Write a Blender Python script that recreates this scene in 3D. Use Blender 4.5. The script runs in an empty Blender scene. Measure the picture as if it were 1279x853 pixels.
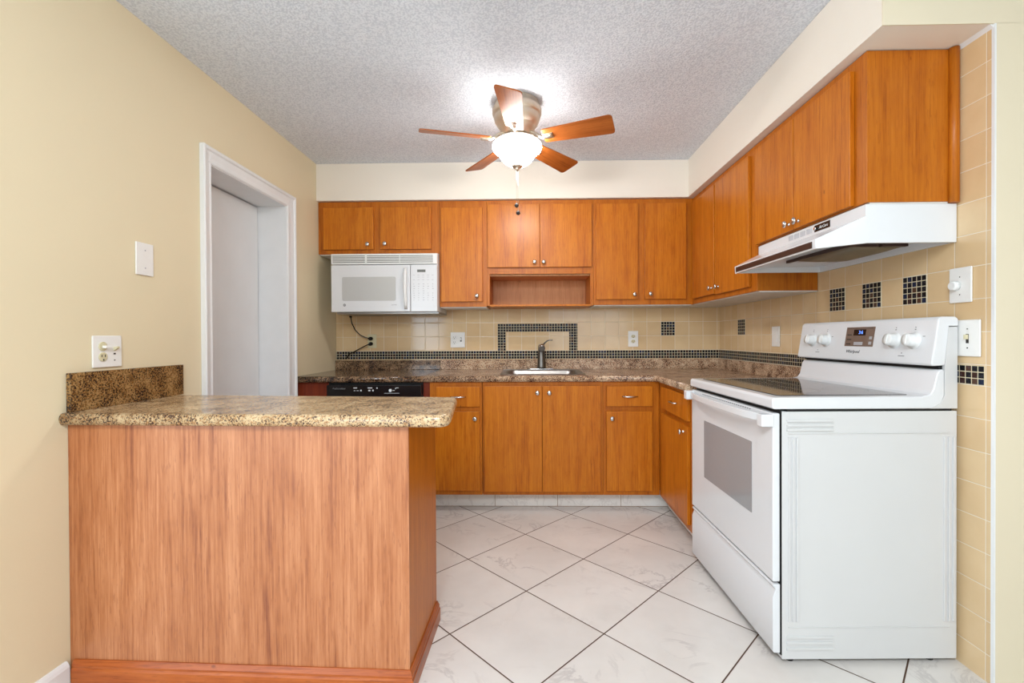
import bpy, bmesh, math, random
from mathutils import Vector, Matrix

SC = bpy.context.scene
COL = SC.collection
random.seed(7)

# ------------------------------------------------------------------ camera
F_PX, CX, CY, YAW, PITCH, ROLL, CAM_H = 569.09, 649.52, 426.18, 0.0189, -0.0069, -0.0050, 1.1535
c, s = math.cos(YAW), math.sin(YAW)
ex = Vector((c, s, 0)); ey = Vector((-s, c, 0)); ez = Vector((0, 0, 1))
cp, sp = math.cos(PITCH), math.sin(PITCH)
fwd = ey*cp + ez*sp; up = -ey*sp + ez*cp
cr, sr = math.cos(ROLL), math.sin(ROLL)
right = ex*cr + up*sr; up2 = up*cr - ex*sr
cam_data = bpy.data.cameras.new('camera')
cam = bpy.data.objects.new('camera', cam_data); COL.objects.link(cam)
m = Matrix((right, up2, -fwd)).transposed().to_4x4(); m.translation = Vector((0, 0, CAM_H))
cam.matrix_world = m
cam_data.sensor_fit = 'HORIZONTAL'; cam_data.sensor_width = 36
cam_data.lens = F_PX*36/1279
cam_data.shift_x = -(CX-639.5)/1279; cam_data.shift_y = (CY-426.5)/1279
cam_data.clip_start = 0.02
SC.camera = cam

# ------------------------------------------------------------------ light
SC.view_settings.view_transform = 'Standard'; SC.view_settings.look = 'None'
SC.view_settings.gamma = 1; SC.view_settings.use_curve_mapping = False
SC.view_settings.exposure = 0.18
SC.cycles.max_bounces = 8; SC.cycles.diffuse_bounces = 4; SC.cycles.glossy_bounces = 4
SC.cycles.sample_clamp_indirect = 4.0
w = bpy.data.worlds.new('daylight'); SC.world = w; w.use_nodes = True
bg = w.node_tree.nodes['Background']; bg.inputs[0].default_value = (0.80, 0.90, 1.0, 1); bg.inputs[1].default_value = 1.2

def area(name, loc, size, size_y, power, color, direction):
    l = bpy.data.lights.new(name, 'AREA'); l.shape = 'RECTANGLE'; l.size = size; l.size_y = size_y
    l.energy = power; l.color = color
    o = bpy.data.objects.new(name, l); COL.objects.link(o); o.location = loc
    o.rotation_euler = Vector(direction).to_track_quat('-Z', 'Y').to_euler()
    return o
P_DOOR, P_FILL_WIN, P_FILL_AREA, P_FILL_POINT, E_BOWL = 82, 8, 64, 44, 46
area('patio_door_daylight', (-3.35, -2.86, 1.15), 2.9, 2.0, P_DOOR, (0.74, 0.88, 1.0), (0.10, 1, 0))
area('fill_window_light', (1.3, -2.86, 1.45), 1.7, 1.2, P_FILL_WIN, (0.80, 0.91, 1.0), (0, 1, 0))  # added fill: soft frontal light through an extra rear window
area('bounce_fill_area', (-0.1, -0.3, 2.40), 1.4, 1.0, P_FILL_AREA, (0.86, 0.94, 1.0), (0, 0.25, -1))  # added fill behind the camera, stands in for bounced flash
l = bpy.data.lights.new('ceiling_fill_point', 'POINT'); l.energy = P_FILL_POINT; l.color = (0.84, 0.93, 1.0); l.shadow_soft_size = 0.18  # added unseen point fill, brightens the ceiling
fill_point = bpy.data.objects.new('ceiling_fill_point', l); COL.objects.link(fill_point); fill_point.location = (-0.35, -0.55, 1.95)

# ------------------------------------------------------------------ material tools
class MT:
    def __init__(s, name):
        s.m = bpy.data.materials.new(name); s.m.use_nodes = True
        s.nt = s.m.node_tree; s.b = s.nt.nodes['Principled BSDF']
    def n(s, typ, **kw):
        nd = s.nt.nodes.new(typ)
        for k, v in kw.items(): setattr(nd, k, v)
        return nd
    def set(s, sock, v):
        if isinstance(v, bpy.types.NodeSocket): s.nt.links.new(v, sock)
        else:
            if isinstance(v, tuple) and len(v) == 3 and sock.type == 'RGBA': v = v+(1,)
            sock.default_value = v
    def math(s, op, a, b=0.0, c_=None):
        nd = s.n('ShaderNodeMath', operation=op); s.set(nd.inputs[0], a); s.set(nd.inputs[1], b)
        if c_ is not None: s.set(nd.inputs[2], c_)
        return nd.outputs[0]
    def coord(s, kind='Object'):
        return s.n('ShaderNodeTexCoord').outputs[kind]
    def xyz(s, v):
        nd = s.n('ShaderNodeSeparateXYZ'); s.set(nd.inputs[0], v); return nd.outputs
    def comb(s, x, y, z=0.0):
        nd = s.n('ShaderNodeCombineXYZ'); s.set(nd.inputs[0], x); s.set(nd.inputs[1], y); s.set(nd.inputs[2], z); return nd.outputs[0]
    def vadd(s, a, b, op='ADD'):
        nd = s.n('ShaderNodeVectorMath', operation=op); s.set(nd.inputs[0], a); s.set(nd.inputs[1], b); return nd.outputs[0]
    def noise(s, v, scale, detail=3, rough=.5, dist=0.0, dim='3D'):
        nd = s.n('ShaderNodeTexNoise', noise_dimensions=dim); s.set(nd.inputs['Vector'], v)
        nd.inputs['Scale'].default_value = scale; nd.inputs['Detail'].default_value = detail
        nd.inputs['Roughness'].default_value = rough; nd.inputs['Distortion'].default_value = dist
        return nd.outputs['Fac']
    def ramp(s, fac, stops, interp='LINEAR'):
        nd = s.n('ShaderNodeValToRGB'); nd.color_ramp.interpolation = interp
        e = nd.color_ramp.elements
        while len(e) < len(stops): e.new(0.5)
        for el, (p, col) in zip(e, stops): el.position = p; el.color = tuple(col)+(1,)
        s.set(nd.inputs[0], fac); return nd.outputs[0]
    def mix(s, fac, a, b, blend='MIX'):
        nd = s.n('ShaderNodeMix', data_type='RGBA', blend_type=blend)
        s.set(nd.inputs[0], fac); s.set(nd.inputs[6], a); s.set(nd.inputs[7], b); return nd.outputs[2]
    def sstep(s, x, a, b):
        nd = s.n('ShaderNodeMapRange', interpolation_type='SMOOTHSTEP'); s.set(nd.inputs[0], x)
        nd.inputs[1].default_value = a; nd.inputs[2].default_value = b; return nd.outputs[0]
    def bump(s, h, strength=.3, dist=.01):
        nd = s.n('ShaderNodeBump'); nd.inputs['Strength'].default_value = strength; nd.inputs['Distance'].default_value = dist
        s.set(nd.inputs['Height'], h); s.nt.links.new(nd.outputs[0], s.b.inputs['Normal'])
    def out(s, color=None, rough=None, metal=None, spec=None, coat=None, coat_r=None):
        if color is not None: s.set(s.b.inputs['Base Color'], color)
        if rough is not None: s.set(s.b.inputs['Roughness'], rough)
        if metal is not None: s.b.inputs['Metallic'].default_value = metal
        if spec is not None: s.b.inputs['Specular IOR Level'].default_value = spec
        if coat is not None: s.b.inputs['Coat Weight'].default_value = coat
        if coat_r is not None: s.b.inputs['Coat Roughness'].default_value = coat_r
        return s.m
    def grid(s, u, v, pu, pv, u0, v0, g, soft=.0006):
        ids = []; masks = []
        for x, p, x0 in ((u, pu, u0), (v, pv, v0)):
            a = s.math('DIVIDE', s.math('SUBTRACT', x, x0), p)
            fl = s.math('FLOOR', a); fr = s.math('SUBTRACT', a, fl)
            dd = s.math('MULTIPLY', s.math('MINIMUM', fr, s.math('SUBTRACT', 1.0, fr)), p)
            masks.append(s.sstep(dd, g/2-soft/2, g/2+soft/2+1e-5)); ids.append(fl)
        wn = s.n('ShaderNodeTexWhiteNoise', noise_dimensions='2D'); s.set(wn.inputs['Vector'], s.comb(ids[0], ids[1]))
        return s.math('MULTIPLY', masks[0], masks[1]), wn.outputs['Value'], wn.outputs['Color']

def lin(r, g, b):
    f = lambda v: (v/255/12.92) if v <= 10 else ((v/255+.055)/1.055)**2.4
    return (f(r), f(g), f(b))

def plain(name, col, rough=.5, metal=0.0, spec=.5, nscale=40, var=.04, bump=0.0, coat=None):
    t = MT(name); v = t.coord()
    f = t.noise(v, nscale, 3)
    dark = tuple(x*(1-var) for x in col); lite = tuple(min(1, x*(1+var)) for x in col)
    t.out(t.ramp(f, [(0.3, dark), (0.7, lite)]), rough, metal, spec, coat)
    if bump: t.bump(f, bump, .002)
    return t.m

M = {}
def wood(name, a, b, dark, rough=.33, sc=1.0, axis='z', coat=.0):
    t = MT(name); v = t.coord()
    rnd = t.n('ShaderNodeObjectInfo').outputs['Random']
    v = t.vadd(v, t.comb(t.math('MULTIPLY', rnd, 7.3), t.math('MULTIPLY', rnd, 3.1), t.math('MULTIPLY', rnd, 5.7)))
    st = {'z': (1, 1, .035), 'x': (.035, 1, 1), 'y': (1, .035, 1)}[axis]
    vs = t.vadd(v, st, 'MULTIPLY')
    fine = t.noise(vs, 140*sc, 4, .65)
    wide = t.noise(vs, 18*sc, 3, .55, .4)
    st2 = {'z': (1, 1, .3), 'x': (.3, 1, 1), 'y': (1, .3, 1)}[axis]
    vs2 = t.vadd(v, st2, 'MULTIPLY')
    blotch = t.noise(vs2, 22*sc, 3, .6)
    fac = t.math('ADD', t.math('MULTIPLY', fine, .52), t.math('ADD', t.math('MULTIPLY', wide, .34), t.math('MULTIPLY', blotch, .24)))
    colr = t.ramp(fac, [(.38, dark), (.50, a), (.68, b)])
    # small pores and rare knots
    pores = t.sstep(t.noise(t.vadd(v, {'z': (1, 1, .12), 'x': (.12, 1, 1), 'y': (1, .12, 1)}[axis], 'MULTIPLY'), 170, 2), .60, .70)
    colr = t.mix(t.math('MULTIPLY', pores, .35), colr, dark)
    vor = t.n('ShaderNodeTexVoronoi'); t.set(vor.inputs['Vector'], t.vadd(v, {'z': (1, 1, .5), 'x': (.5, 1, 1), 'y': (1, .5, 1)}[axis], 'MULTIPLY')); vor.inputs['Scale'].default_value = 8.5
    knot = t.sstep(t.math('SUBTRACT', .05, vor.outputs['Distance']), 0.0, .03)
    colr = t.mix(t.math('MULTIPLY', knot, .55), colr, tuple(x*.4 for x in dark))
    t.out(colr, rough, 0, .32, coat, .15)
    t.bump(fine, .06, .002)
    return t.m

M['wood'] = wood('cherry_laminate', lin(186, 102, 14), lin(206, 124, 28), lin(152, 74, 8), .34)
M['wood_rail'] = wood('cherry_frame', lin(178, 96, 14), lin(196, 114, 26), lin(146, 70, 8), .36)
M['wood_pen_glare'] = wood('cherry_laminate_glare', lin(174, 106, 62), lin(202, 136, 92), lin(134, 70, 40), .40, .9)  # window glare mixed into the wood colour as a paler pink
M['wood_pen_glare'].node_tree.nodes['Principled BSDF'].inputs['Specular IOR Level'].default_value = .6
M['wood_dark'] = wood('dark_cherry', lin(118, 44, 22), lin(134, 54, 26), lin(96, 34, 16), .4)
M['wood_mould'] = wood('cherry_moulding_wood', lin(168, 84, 36), lin(190, 104, 48), lin(122, 56, 22), .3, 1.0, 'x')
M['wood_mould_y'] = wood('cherry_moulding_wood_side', lin(160, 82, 36), lin(180, 98, 46), lin(120, 56, 24), .3, 1.0, 'y')
M['wood_blade'] = wood('fan_blade_wood', lin(158, 84, 34), lin(178, 100, 44), lin(120, 56, 22), .35, 1.0, 'x')
M['niche'] = wood('niche_wood', lin(196, 130, 78), lin(212, 150, 98), lin(168, 104, 60), .45)
M['underside'] = plain('white_laminate_underside', lin(222, 218, 212), .5, var=.08, nscale=9)

def paint(name, col, bump=.12, rough=.62):
    t = MT(name); v = t.coord()
    f = t.noise(v, 1.4, 3); g = t.noise(v, 120, 3)
    c0 = tuple(x*.975 for x in col); c1 = tuple(min(1, x*1.02) for x in col)
    t.out(t.ramp(f, [(.3, c0), (.7, c1)]), rough, 0, .35); t.bump(g, bump, .002); return t.m
M['yellow'] = paint('yellow_wall_paint', lin(230, 215, 182))
M['cream'] = paint('cream_soffit_paint', lin(240, 231, 218), .08)
M['cream_y'] = paint('pale_yellow_paint', lin(228, 216, 190), .08)
M['white_trim'] = plain('white_trim_paint', lin(234, 234, 234), .35, var=.015, nscale=12)
M['door_white'] = plain('white_door_paint', lin(224, 224, 224), .45, var=.02, nscale=6)

t = MT('popcorn_ceiling'); v = t.coord()
vor = t.n('ShaderNodeTexVoronoi', feature='SMOOTH_F1'); t.set(vor.inputs['Vector'], t.vadd(v, t.comb(0., 0., 0.))); vor.inputs['Scale'].default_value = 110
vor.inputs['Smoothness'].default_value = .4
n1 = t.noise(v, 130, 4, .7); n2 = t.noise(v, 60, 2)
h = t.math('SUBTRACT', t.math('ADD', t.math('MULTIPLY', n1, .9), t.math('MULTIPLY', n2, .5)), t.math('MULTIPLY', vor.outputs['Distance'], .55))
pit = t.sstep(h, .30, .52)
t.out(t.mix(pit, lin(218, 224, 234), lin(238, 243, 251)), .85, 0, .15); t.bump(h, .5, .012); M['popcorn'] = t.m

# granite
def granite(name, base, light, dark, rust, rough=.16, amt=.5):
    t = MT(name); v = t.coord()
    big = t.noise(v, 14, 3, .6)
    col = t.ramp(big, [(.32, base), (.66, light)])
    sp1 = t.noise(v, 110, 4, .65)
    col = t.mix(t.math('MULTIPLY', t.sstep(sp1, .47, .60), .85), col, rust)
    sp1b = t.noise(t.vadd(v, (3.1, 1.7, 0.4)), 150, 3, .6)
    col = t.mix(t.math('MULTIPLY', t.sstep(sp1b, .54, .62), .8), col, light)
    sp2 = t.noise(t.vadd(v, (7.7, 2.2, 5.1)), 160, 4, .7)
    dens = t.math('ADD', sp2, t.math('MULTIPLY', t.math('SUBTRACT', big, .5), -.35))
    col = t.mix(t.sstep(dens, 1-amt+.045, 1-amt+.085), col, dark)
    t.out(col, rough, 0, .5); return t.m
M['granite'] = granite('speckled_granite', lin(188, 150, 114), lin(214, 188, 158), lin(74, 50, 42), lin(160, 108, 76), .2, .53)
M['granite_pen'] = granite('speckled_granite_bar', lin(190, 154, 108), lin(218, 192, 152), lin(84, 62, 54), lin(172, 122, 76), .2, .52)
M['granite_splash'] = granite('brown_speckled_granite', lin(138, 96, 44), lin(168, 132, 84), lin(44, 30, 26), lin(112, 70, 26), .25, .54)
M['granite_dark'] = granite('dark_speckled_granite', lin(118, 88, 62), lin(170, 140, 108), lin(34, 24, 20), lin(104, 66, 40), .12, .56)

# tiles
def tiles(name, u, v_, pu, pv, u0, v0):
    t = MT(name); o = t.xyz(t.coord())
    mk, rv, rc = t.grid(o[u], o[v_], pu, pv, u0, v0, .0022, .0012)
    base = t.mix(rv, lin(220, 188, 144), lin(228, 200, 158))
    cl = t.noise(t.coord(), 9, 3)
    base = t.mix(t.math('MULTIPLY', t.sstep(cl, .3, .7), .35), base, lin(212, 178, 134))
    t.out(t.mix(mk, lin(232, 222, 204), base), t.math('SUBTRACT', .62, t.math('MULTIPLY', mk, .52)), 0, .5)
    soft, _, _ = t.grid(o[u], o[v_], pu, pv, u0, v0, .0035, .004)
    wav = t.noise(t.coord(), 14, 2)
    t.bump(t.math('ADD', soft, t.math('MULTIPLY', wav, .25)), .35, .002)
    return t.m
M['tile_back'] = tiles('tan_wall_tile', 0, 2, .111, .1115, .055, 1.056)
M['tile_right'] = tiles('tan_wall_tile_side', 1, 2, .1122, .1115, 1.543, 1.056)
M['tile_low'] = tiles('tan_wall_tile_lower', 1, 2, .1122, .1115, 1.543, .985)
def mosaic(name, u, v_, pu, pv, u0, v0):
    t = MT(name); o = t.xyz(t.coord())
    mk, rv, rc = t.grid(o[u], o[v_], pu, pv, u0, v0, .0028, .0008)
    col = t.ramp(rv, [(0, lin(14, 14, 20)), (.45, lin(22, 20, 24)), (.6, lin(60, 34, 26)), (.75, lin(24, 36, 62)), (.88, lin(16, 16, 18)), (.94, lin(82, 56, 42))], 'CONSTANT')
    cl = t.noise(t.coord(), 130, 2)
    col = t.mix(t.math('MULTIPLY', t.sstep(cl, .5, .7), .3), col, lin(90, 88, 100))
    t.out(t.mix(mk, lin(220, 208, 178), col), t.math('SUBTRACT', .7, t.math('MULTIPLY', mk, .42)), 0, .14)
    t.bump(mk, .4, .0015); return t.m

t = MT('marble_floor_tile'); o = t.xyz(t.coord())
an = math.pi/4-.0128; TX, TY, TT = -.0319, 3.2727, .4253
dx_ = t.math('SUBTRACT', o[0], TX); dy_ = t.math('SUBTRACT', o[1], TY)
u = t.math('ADD', t.math('MULTIPLY', dx_, math.cos(an)), t.math('MULTIPLY', dy_, -math.sin(an)))
v = t.math('ADD', t.math('MULTIPLY', dx_, -math.sin(an)), t.math('MULTIPLY', dy_, -math.cos(an)))
mk, rv, rc = t.grid(u, v, TT, TT, 0, 0, .0052, .001)
vv = t.vadd(t.coord(), t.vadd(rc, (5., 5., 5.), 'MULTIPLY'))
wv = t.noise(vv, 3.2, 6, .62, 1.1)
vein = t.math('ABSOLUTE', t.math('SUBTRACT', wv, .5))
vein = t.math('SUBTRACT', 1.0, t.sstep(vein, .0, .028))
fade = t.sstep(t.noise(vv, 3.0, 2), .45, .7)
tc = t.ramp(t.noise(vv, 2.4, 4, .6), [(.3, lin(214, 208, 202)), (.7, lin(229, 224, 218))])
tc = t.mix(t.math('MULTIPLY', t.math('MULTIPLY', vein, fade), .55), tc, lin(176, 168, 166))
t.out(t.mix(mk, lin(78, 52, 34), tc), t.math('SUBTRACT', .8, t.math('MULTIPLY', mk, .58)), 0, .5)
soft, _, _ = t.grid(u, v, TT, TT, 0, 0, .007, .005)
t.bump(soft, .3, .002); M['floor'] = t.m
t = MT('marble_toe_tile'); vv = t.coord(); wv = t.noise(vv, 6, 5, .6, 1.0)
vein = t.math('SUBTRACT', 1.0, t.sstep(t.math('ABSOLUTE', t.math('SUBTRACT', wv, .5)), 0., .03))
t.out(t.mix(t.math('MULTIPLY', vein, .4), lin(240, 236, 230), lin(204, 198, 192)), .3); M['toe'] = t.m
M['grout_brown'] = plain('brown_grout', lin(150, 112, 70), .8)

M['enamel'] = plain('white_enamel', lin(226, 227, 229), .16, spec=.5, var=.006, nscale=5)
M['enamel_side'] = plain('white_painted_steel', lin(213, 212, 211), .3, spec=.4, var=.01, nscale=5)
M['white_plastic'] = plain('white_plastic', lin(236, 236, 234), .3, var=.01)
M['plate'] = plain('white_cover_plate', lin(240, 238, 234), .35, var=.01)
M['ivory'] = plain('ivory_plastic', lin(216, 206, 170), .4, var=.02)
M['slot'] = plain('dark_slot', lin(50, 44, 40), .6, var=.05)
M['black'] = plain('black_plastic', lin(16, 16, 18), .22, var=.05)
M['black_gap'] = plain('black_recess', lin(10, 10, 12), .6, var=.05)
M['brown_strip'] = plain('dark_brown_strip', lin(52, 30, 24), .4, var=.05)
M['chrome'] = plain('brushed_nickel', (.62, .62, .62), .2, 1.0, var=.02)
M['steel'] = plain('stainless_steel', (.33, .32, .31), .34, 1.0, var=.03, nscale=60)
M['faucet'] = plain('dark_nickel', (.17, .155, .14), .3, 1.0, var=.05)
M['fan_metal'] = plain('antique_nickel', (.80, .70, .58), .40, 1.0, var=.08, nscale=20)
M['silver_arm'] = plain('satin_arm_metal', (.75, .68, .58), .3, 1.0, var=.04)
M['grey_print'] = plain('grey_print', lin(120, 120, 122), .5)
M['light_print'] = plain('light_print', lin(178, 178, 182), .5)
M['white_print'] = plain('white_print', lin(225, 225, 225), .5)
M['brown_panel'] = plain('brown_display_panel', lin(120, 100, 88), .35, var=.03)
M['filter'] = None
t = MT('mesh_filter'); o = t.xyz(t.coord()); mk, rv, rc = t.grid(o[0], o[1], .006, .006, 0, 0, .0022, .001)
t.out(t.mix(mk, lin(150, 140, 120), t.mix(rv, lin(70, 62, 50), lin(104, 94, 76))), .4, .6); M['filter'] = t.m
t = MT('dark_cooktop_glass'); n = t.noise(t.coord(), 300, 2)
t.out(t.ramp(n, [(.5, lin(46, 40, 38)), (.75, lin(70, 60, 56))]), .06, 0, .9); M['ceran'] = t.m
t = MT('oven_window_glass'); o = t.xyz(t.coord()); mk, rv, rc = t.grid(o[1], o[2], .004, .004, 0, 0, .0018, .0008)
t.out(t.mix(mk, lin(168, 168, 170), lin(122, 122, 124)), .08, 0, .6); M['oven_glass'] = t.m
t = MT('microwave_window_screen'); o = t.xyz(t.coord()); mk, rv, rc = t.grid(o[0], o[2], .003, .003, 0, 0, .0014, .0006)
t.out(t.mix(mk, lin(200, 200, 198), lin(176, 176, 174)), .12, 0, .6); M['mw_glass'] = t.m
def emit(name, col, st, base=(0.8, .8, .8)):
    t = MT(name); t.out(base, .3)
    nse = t.noise(t.coord(), 5, 2); colr = t.ramp(nse, [(0, col), (1, tuple(x*.98 for x in col))])
    t.set(t.b.inputs['Emission Color'], colr); t.b.inputs['Emission Strength'].default_value = st; return t.m
M['bowl'] = emit('lit_frosted_glass', (1.0, .97, .93), E_BOWL)
M['led'] = emit('blue_led_digits', (.12, .30, 1.0), 2.0, (.02, .02, .05))
M['lcd'] = plain('grey_lcd', lin(108, 110, 104), .3)

# ------------------------------------------------------------------ mesh tools
class MB:
    def __init__(s): s.v = []; s.f = []; s.smooth = []
    def add(s, vs, fs, smooth=False):
        b = len(s.v); s.v += [tuple(x) for x in vs]
        for f in fs: s.f.append([i+b for i in f]); s.smooth.append(smooth)
        return s
    def box(s, x0, x1, y0, y1, z0, z1):
        vs = [(x, y, z) for z in (z0, z1) for x, y in ((x0, y0), (x1, y0), (x1, y1), (x0, y1))]
        return s.add(vs, [(3, 2, 1, 0), (4, 5, 6, 7), (0, 1, 5, 4), (1, 2, 6, 5), (2, 3, 7, 6), (3, 0, 4, 7)])
    def prism(s, pts, a0, a1, axis='z'):
        n = len(pts)
        def mk(p, a): return {'z': (p[0], p[1], a), 'y': (p[0], a, p[1]), 'x': (a, p[0], p[1])}[axis]
        vs = [mk(p, a0) for p in pts]+[mk(p, a1) for p in pts]
        return s.add(vs, [tuple(range(n))[::-1], tuple(range(n, 2*n))]+[(i, (i+1) % n, (i+1) % n+n, i+n) for i in range(n)])
    def lathe(s, prof, origin, d=(0, 0, 1), seg=24, sy=1.0):
        d = Vector(d).normalized(); q = d.to_track_quat('Z', 'Y'); o = Vector(origin)
        vs = []; fs = []
        for r, h in prof:
            for i in range(seg):
                a = 2*math.pi*i/seg
                vs.append(o+q @ Vector((r*math.cos(a), r*math.sin(a)*sy, h)))
        k = len(prof)
        for j in range(k-1):
            for i in range(seg):
                fs.append((j*seg+i, j*seg+(i+1) % seg, (j+1)*seg+(i+1) % seg, (j+1)*seg+i))
        s.add(vs, fs, True)
        s.add(vs[:seg], [tuple(range(seg))[::-1]]); s.add(vs[-seg:], [tuple(range(seg))])
        return s
    def tube(s, pts, r, seg=10, radii=None):
        pts = [Vector(p) for p in pts]; n = len(pts); vs = []; fs = []
        ref = Vector((0, 0, 1))
        prev = None
        for i, p in enumerate(pts):
            tt = (pts[min(i+1, n-1)]-pts[max(i-1, 0)]).normalized()
            if prev is None:
                a = tt.cross(ref)
                if a.length < .1: a = tt.cross(Vector((1, 0, 0)))
                a.normalize()
            else: a = (prev-tt*prev.dot(tt)).normalized()
            prev = a; b = tt.cross(a); rr = radii[i] if radii else r
            for k in range(seg):
                q = 2*math.pi*k/seg; vs.append(p+a*math.cos(q)*rr+b*math.sin(q)*rr)
        for j in range(n-1):
            for k in range(seg): fs.append((j*seg+k, j*seg+(k+1) % seg, (j+1)*seg+(k+1) % seg, (j+1)*seg+k))
        s.add(vs, fs, True)
        s.add(vs[:seg], [tuple(range(seg))[::-1]]); s.add(vs[-seg:], [tuple(range(seg))])
        return s
    def xf(s, mat):
        s.v = [tuple(mat @ Vector(p)) for p in s.v]; return s
    def build(s, name, mat, parent=None, origin=(0, 0, 0), bevel=0, seg=2, label=None):
        me = bpy.data.meshes.new(name); o = Vector(origin)
        bm = bmesh.new(); vs = [bm.verts.new(Vector(p)-o) for p in s.v]
        for f, sm in zip(s.f, s.smooth):
            try: fc = bm.faces.new([vs[i] for i in f]); fc.smooth = sm or bevel > 0
            except ValueError: pass
        bmesh.ops.remove_doubles(bm, verts=bm.verts, dist=1e-6)
        bmesh.ops.recalc_face_normals(bm, faces=bm.faces)
        bm.to_mesh(me); bm.free()
        me.materials.append(M[mat] if isinstance(mat, str) else mat)
        ob = bpy.data.objects.new(name, me); COL.objects.link(ob)
        if parent: ob.parent = parent
        else: ob.location = o
        if bevel:
            b = ob.modifiers.new('bevel', 'BEVEL'); b.width = bevel; b.segments = seg; b.limit_method = 'ANGLE'
            b.angle_limit = math.radians(35); b.harden_normals = True
        if label: ob['label'] = label
        return ob

class Thing:
    def __init__(s, name, label, cat, loc=(0, 0, 0), group=None, rotz=0):
        s.o = Vector(loc); s.e = bpy.data.objects.new(name, None); COL.objects.link(s.e)
        s.e.empty_display_size = .05; s.e.location = s.o; s.e.rotation_euler = (0, 0, rotz)
        s.e['label'] = label; s.e['category'] = cat
        group = group or {'wall_cabinet': 'cherry wall cabinets under the soffit', 'base_cabinet': 'cherry base cabinets under the granite countertop',
                          'countertop': 'granite countertop sections along the back wall', 'light_switch': 'white switch plates on the right tiled wall',
                          'electrical_outlet': 'wall outlets above the countertops', 'power_cord': 'black cords at the microwave outlet'}.get(name)
        if group: s.e['group'] = group
    def part(s, name, mb, mat, bevel=0, seg=2, parent=None, label=None, local=False):
        return mb.build(name, mat, parent or s.e, (0, 0, 0) if local else s.o, bevel, seg, label)

def tag(o, label, cat, group=None):
    o['label'] = label; o['category'] = cat
    if group: o['group'] = group
    return o
def struct(name, mb, mat, parent=None, bevel=0):
    o = mb.build(name, mat, parent, (0, 0, 0), bevel)
    if not parent: o['kind'] = 'structure'
    return o
def box(*a): return MB().box(*a)

def text_mesh(body, size, mat, name, parent, matrix, origin=(0, 0, 0), extrude=.0003, shear=0.0, align='CENTER', sx=1.0):
    cu = bpy.data.curves.new('t', 'FONT'); cu.body = body; cu.size = size; cu.extrude = extrude; cu.shear = shear
    cu.align_x = align; cu.align_y = 'CENTER'; cu.resolution_u = 3
    tmp = bpy.data.objects.new('t', cu); COL.objects.link(tmp)
    dg = bpy.context.evaluated_depsgraph_get()
    me = bpy.data.meshes.new_from_object(tmp.evaluated_get(dg))
    bpy.data.objects.remove(tmp); bpy.data.curves.remove(cu)
    T = Matrix.Translation(-Vector(origin)) @ matrix @ Matrix.Diagonal((sx, 1, 1, 1))
    me.transform(T); me.name = name; me.materials.clear(); me.materials.append(M[mat])
    ob = bpy.data.objects.new(name, me); COL.objects.link(ob)
    ob.parent = parent
    return ob
def frame(loc, xdir, updir):
    x = Vector(xdir).normalized(); u_ = Vector(updir).normalized(); z = x.cross(u_)
    m_ = Matrix((x, u_, z)).transposed().to_4x4(); m_.translation = Vector(loc); return m_

# ------------------------------------------------------------------ room shell
XL, XR, YB, H = -1.5555, 1.52, 3.66, 2.44
YW = 1.52
YE, XLE, XRE, YREAR = 1.15, -5.4, 3.2, -2.8      # left wall end, far dining walls, rear wall
struct('floor', box(XLE-.12, XRE+.12, YREAR-.12, YB+.12, -.1, 0), 'floor')
struct('ceiling', box(XLE-.12, XRE+.12, YREAR-.12, YB+.12, H, H+.1), 'popcorn')
# left wall with the doorway recess (opening y 2.196-2.914, z up to 2.02)
DY0, DY1, DZ = 2.196, 2.914, 2.018
lw = MB().box(XL-.30, XL, YE, DY0, 0, H).box(XL-.30, XL, DY1, YB+.12, 0, H).box(XL-.30, XL, DY0, DY1, DZ, H)
wl = struct('wall_left', lw, 'yellow')
struct('wall_left_return', box(XLE, XL-.30, YE, YE+.12, 0, H), 'yellow')
wb = struct('wall_back', box(XL, XR+.12, YB, YB+.12, 0, H), 'yellow')
struct('tile_backsplash', box(XL+.001, XR, YB-.008, YB, .90, 1.45), 'tile_back', wb)
wr = struct('wall_right', box(XR+.012, XRE, YW+.0005, YB, 0, H), 'cream_y')
struct('tile_facing', MB().box(XR, XR+.012, YW+.006, YB-.008, 1.046, 2.169), 'tile_right', wr)
struct('tile_facing', MB().box(XR, XR+.012, YW+.006, YB-.008, 0, 1.046), 'tile_low', wr)
struct('corner_bead', MB().box(XR-.001, XR+.0048, YW-.0042, YW+.006, 0, 2.169), 'white_trim', wr)
struct('wall_far_right', box(XRE, XRE+.12, YREAR, YB, 0, H), 'cream_y')
struct('wall_far_left', box(XLE-.12, XLE, YREAR, YE+.12, 0, H), 'yellow')
# rear wall with patio door opening and the opening of the added fill window
rw = MB()
xs = [XLE, -4.85, -1.85, .4, 2.2, XRE]
rw.box(xs[0], xs[1], YREAR-.12, YREAR, 0, H).box(xs[2], xs[3], YREAR-.12, YREAR, 0, H).box(xs[4], xs[5], YREAR-.12, YREAR, 0, H)
rw.box(xs[1], xs[2], YREAR-.12, YREAR, 2.16, H).box(xs[3], xs[4], YREAR-.12, YREAR, 2.1, H).box(xs[3], xs[4], YREAR-.12, YREAR, 0, .8)
struct('wall_rear', rw, 'yellow')
fr = MB()
for a, b in ((-4.85, -4.79), (-3.40, -3.30), (-1.91, -1.85)): fr.box(a, b, YREAR-.05, YREAR+.01, 0, 2.16)
fr.box(-4.79, -1.91, YREAR-.05, YREAR+.01, 2.1, 2.16).box(-4.79, -1.91, YREAR-.05, YREAR+.01, 0, .08)
struct('door_2', fr, 'white_trim')
fr = MB()
for a, b in ((.4, .45), (1.28, 1.32), (2.15, 2.2)): fr.box(a, b, YREAR-.05, YREAR+.01, .8, 2.1)
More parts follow.
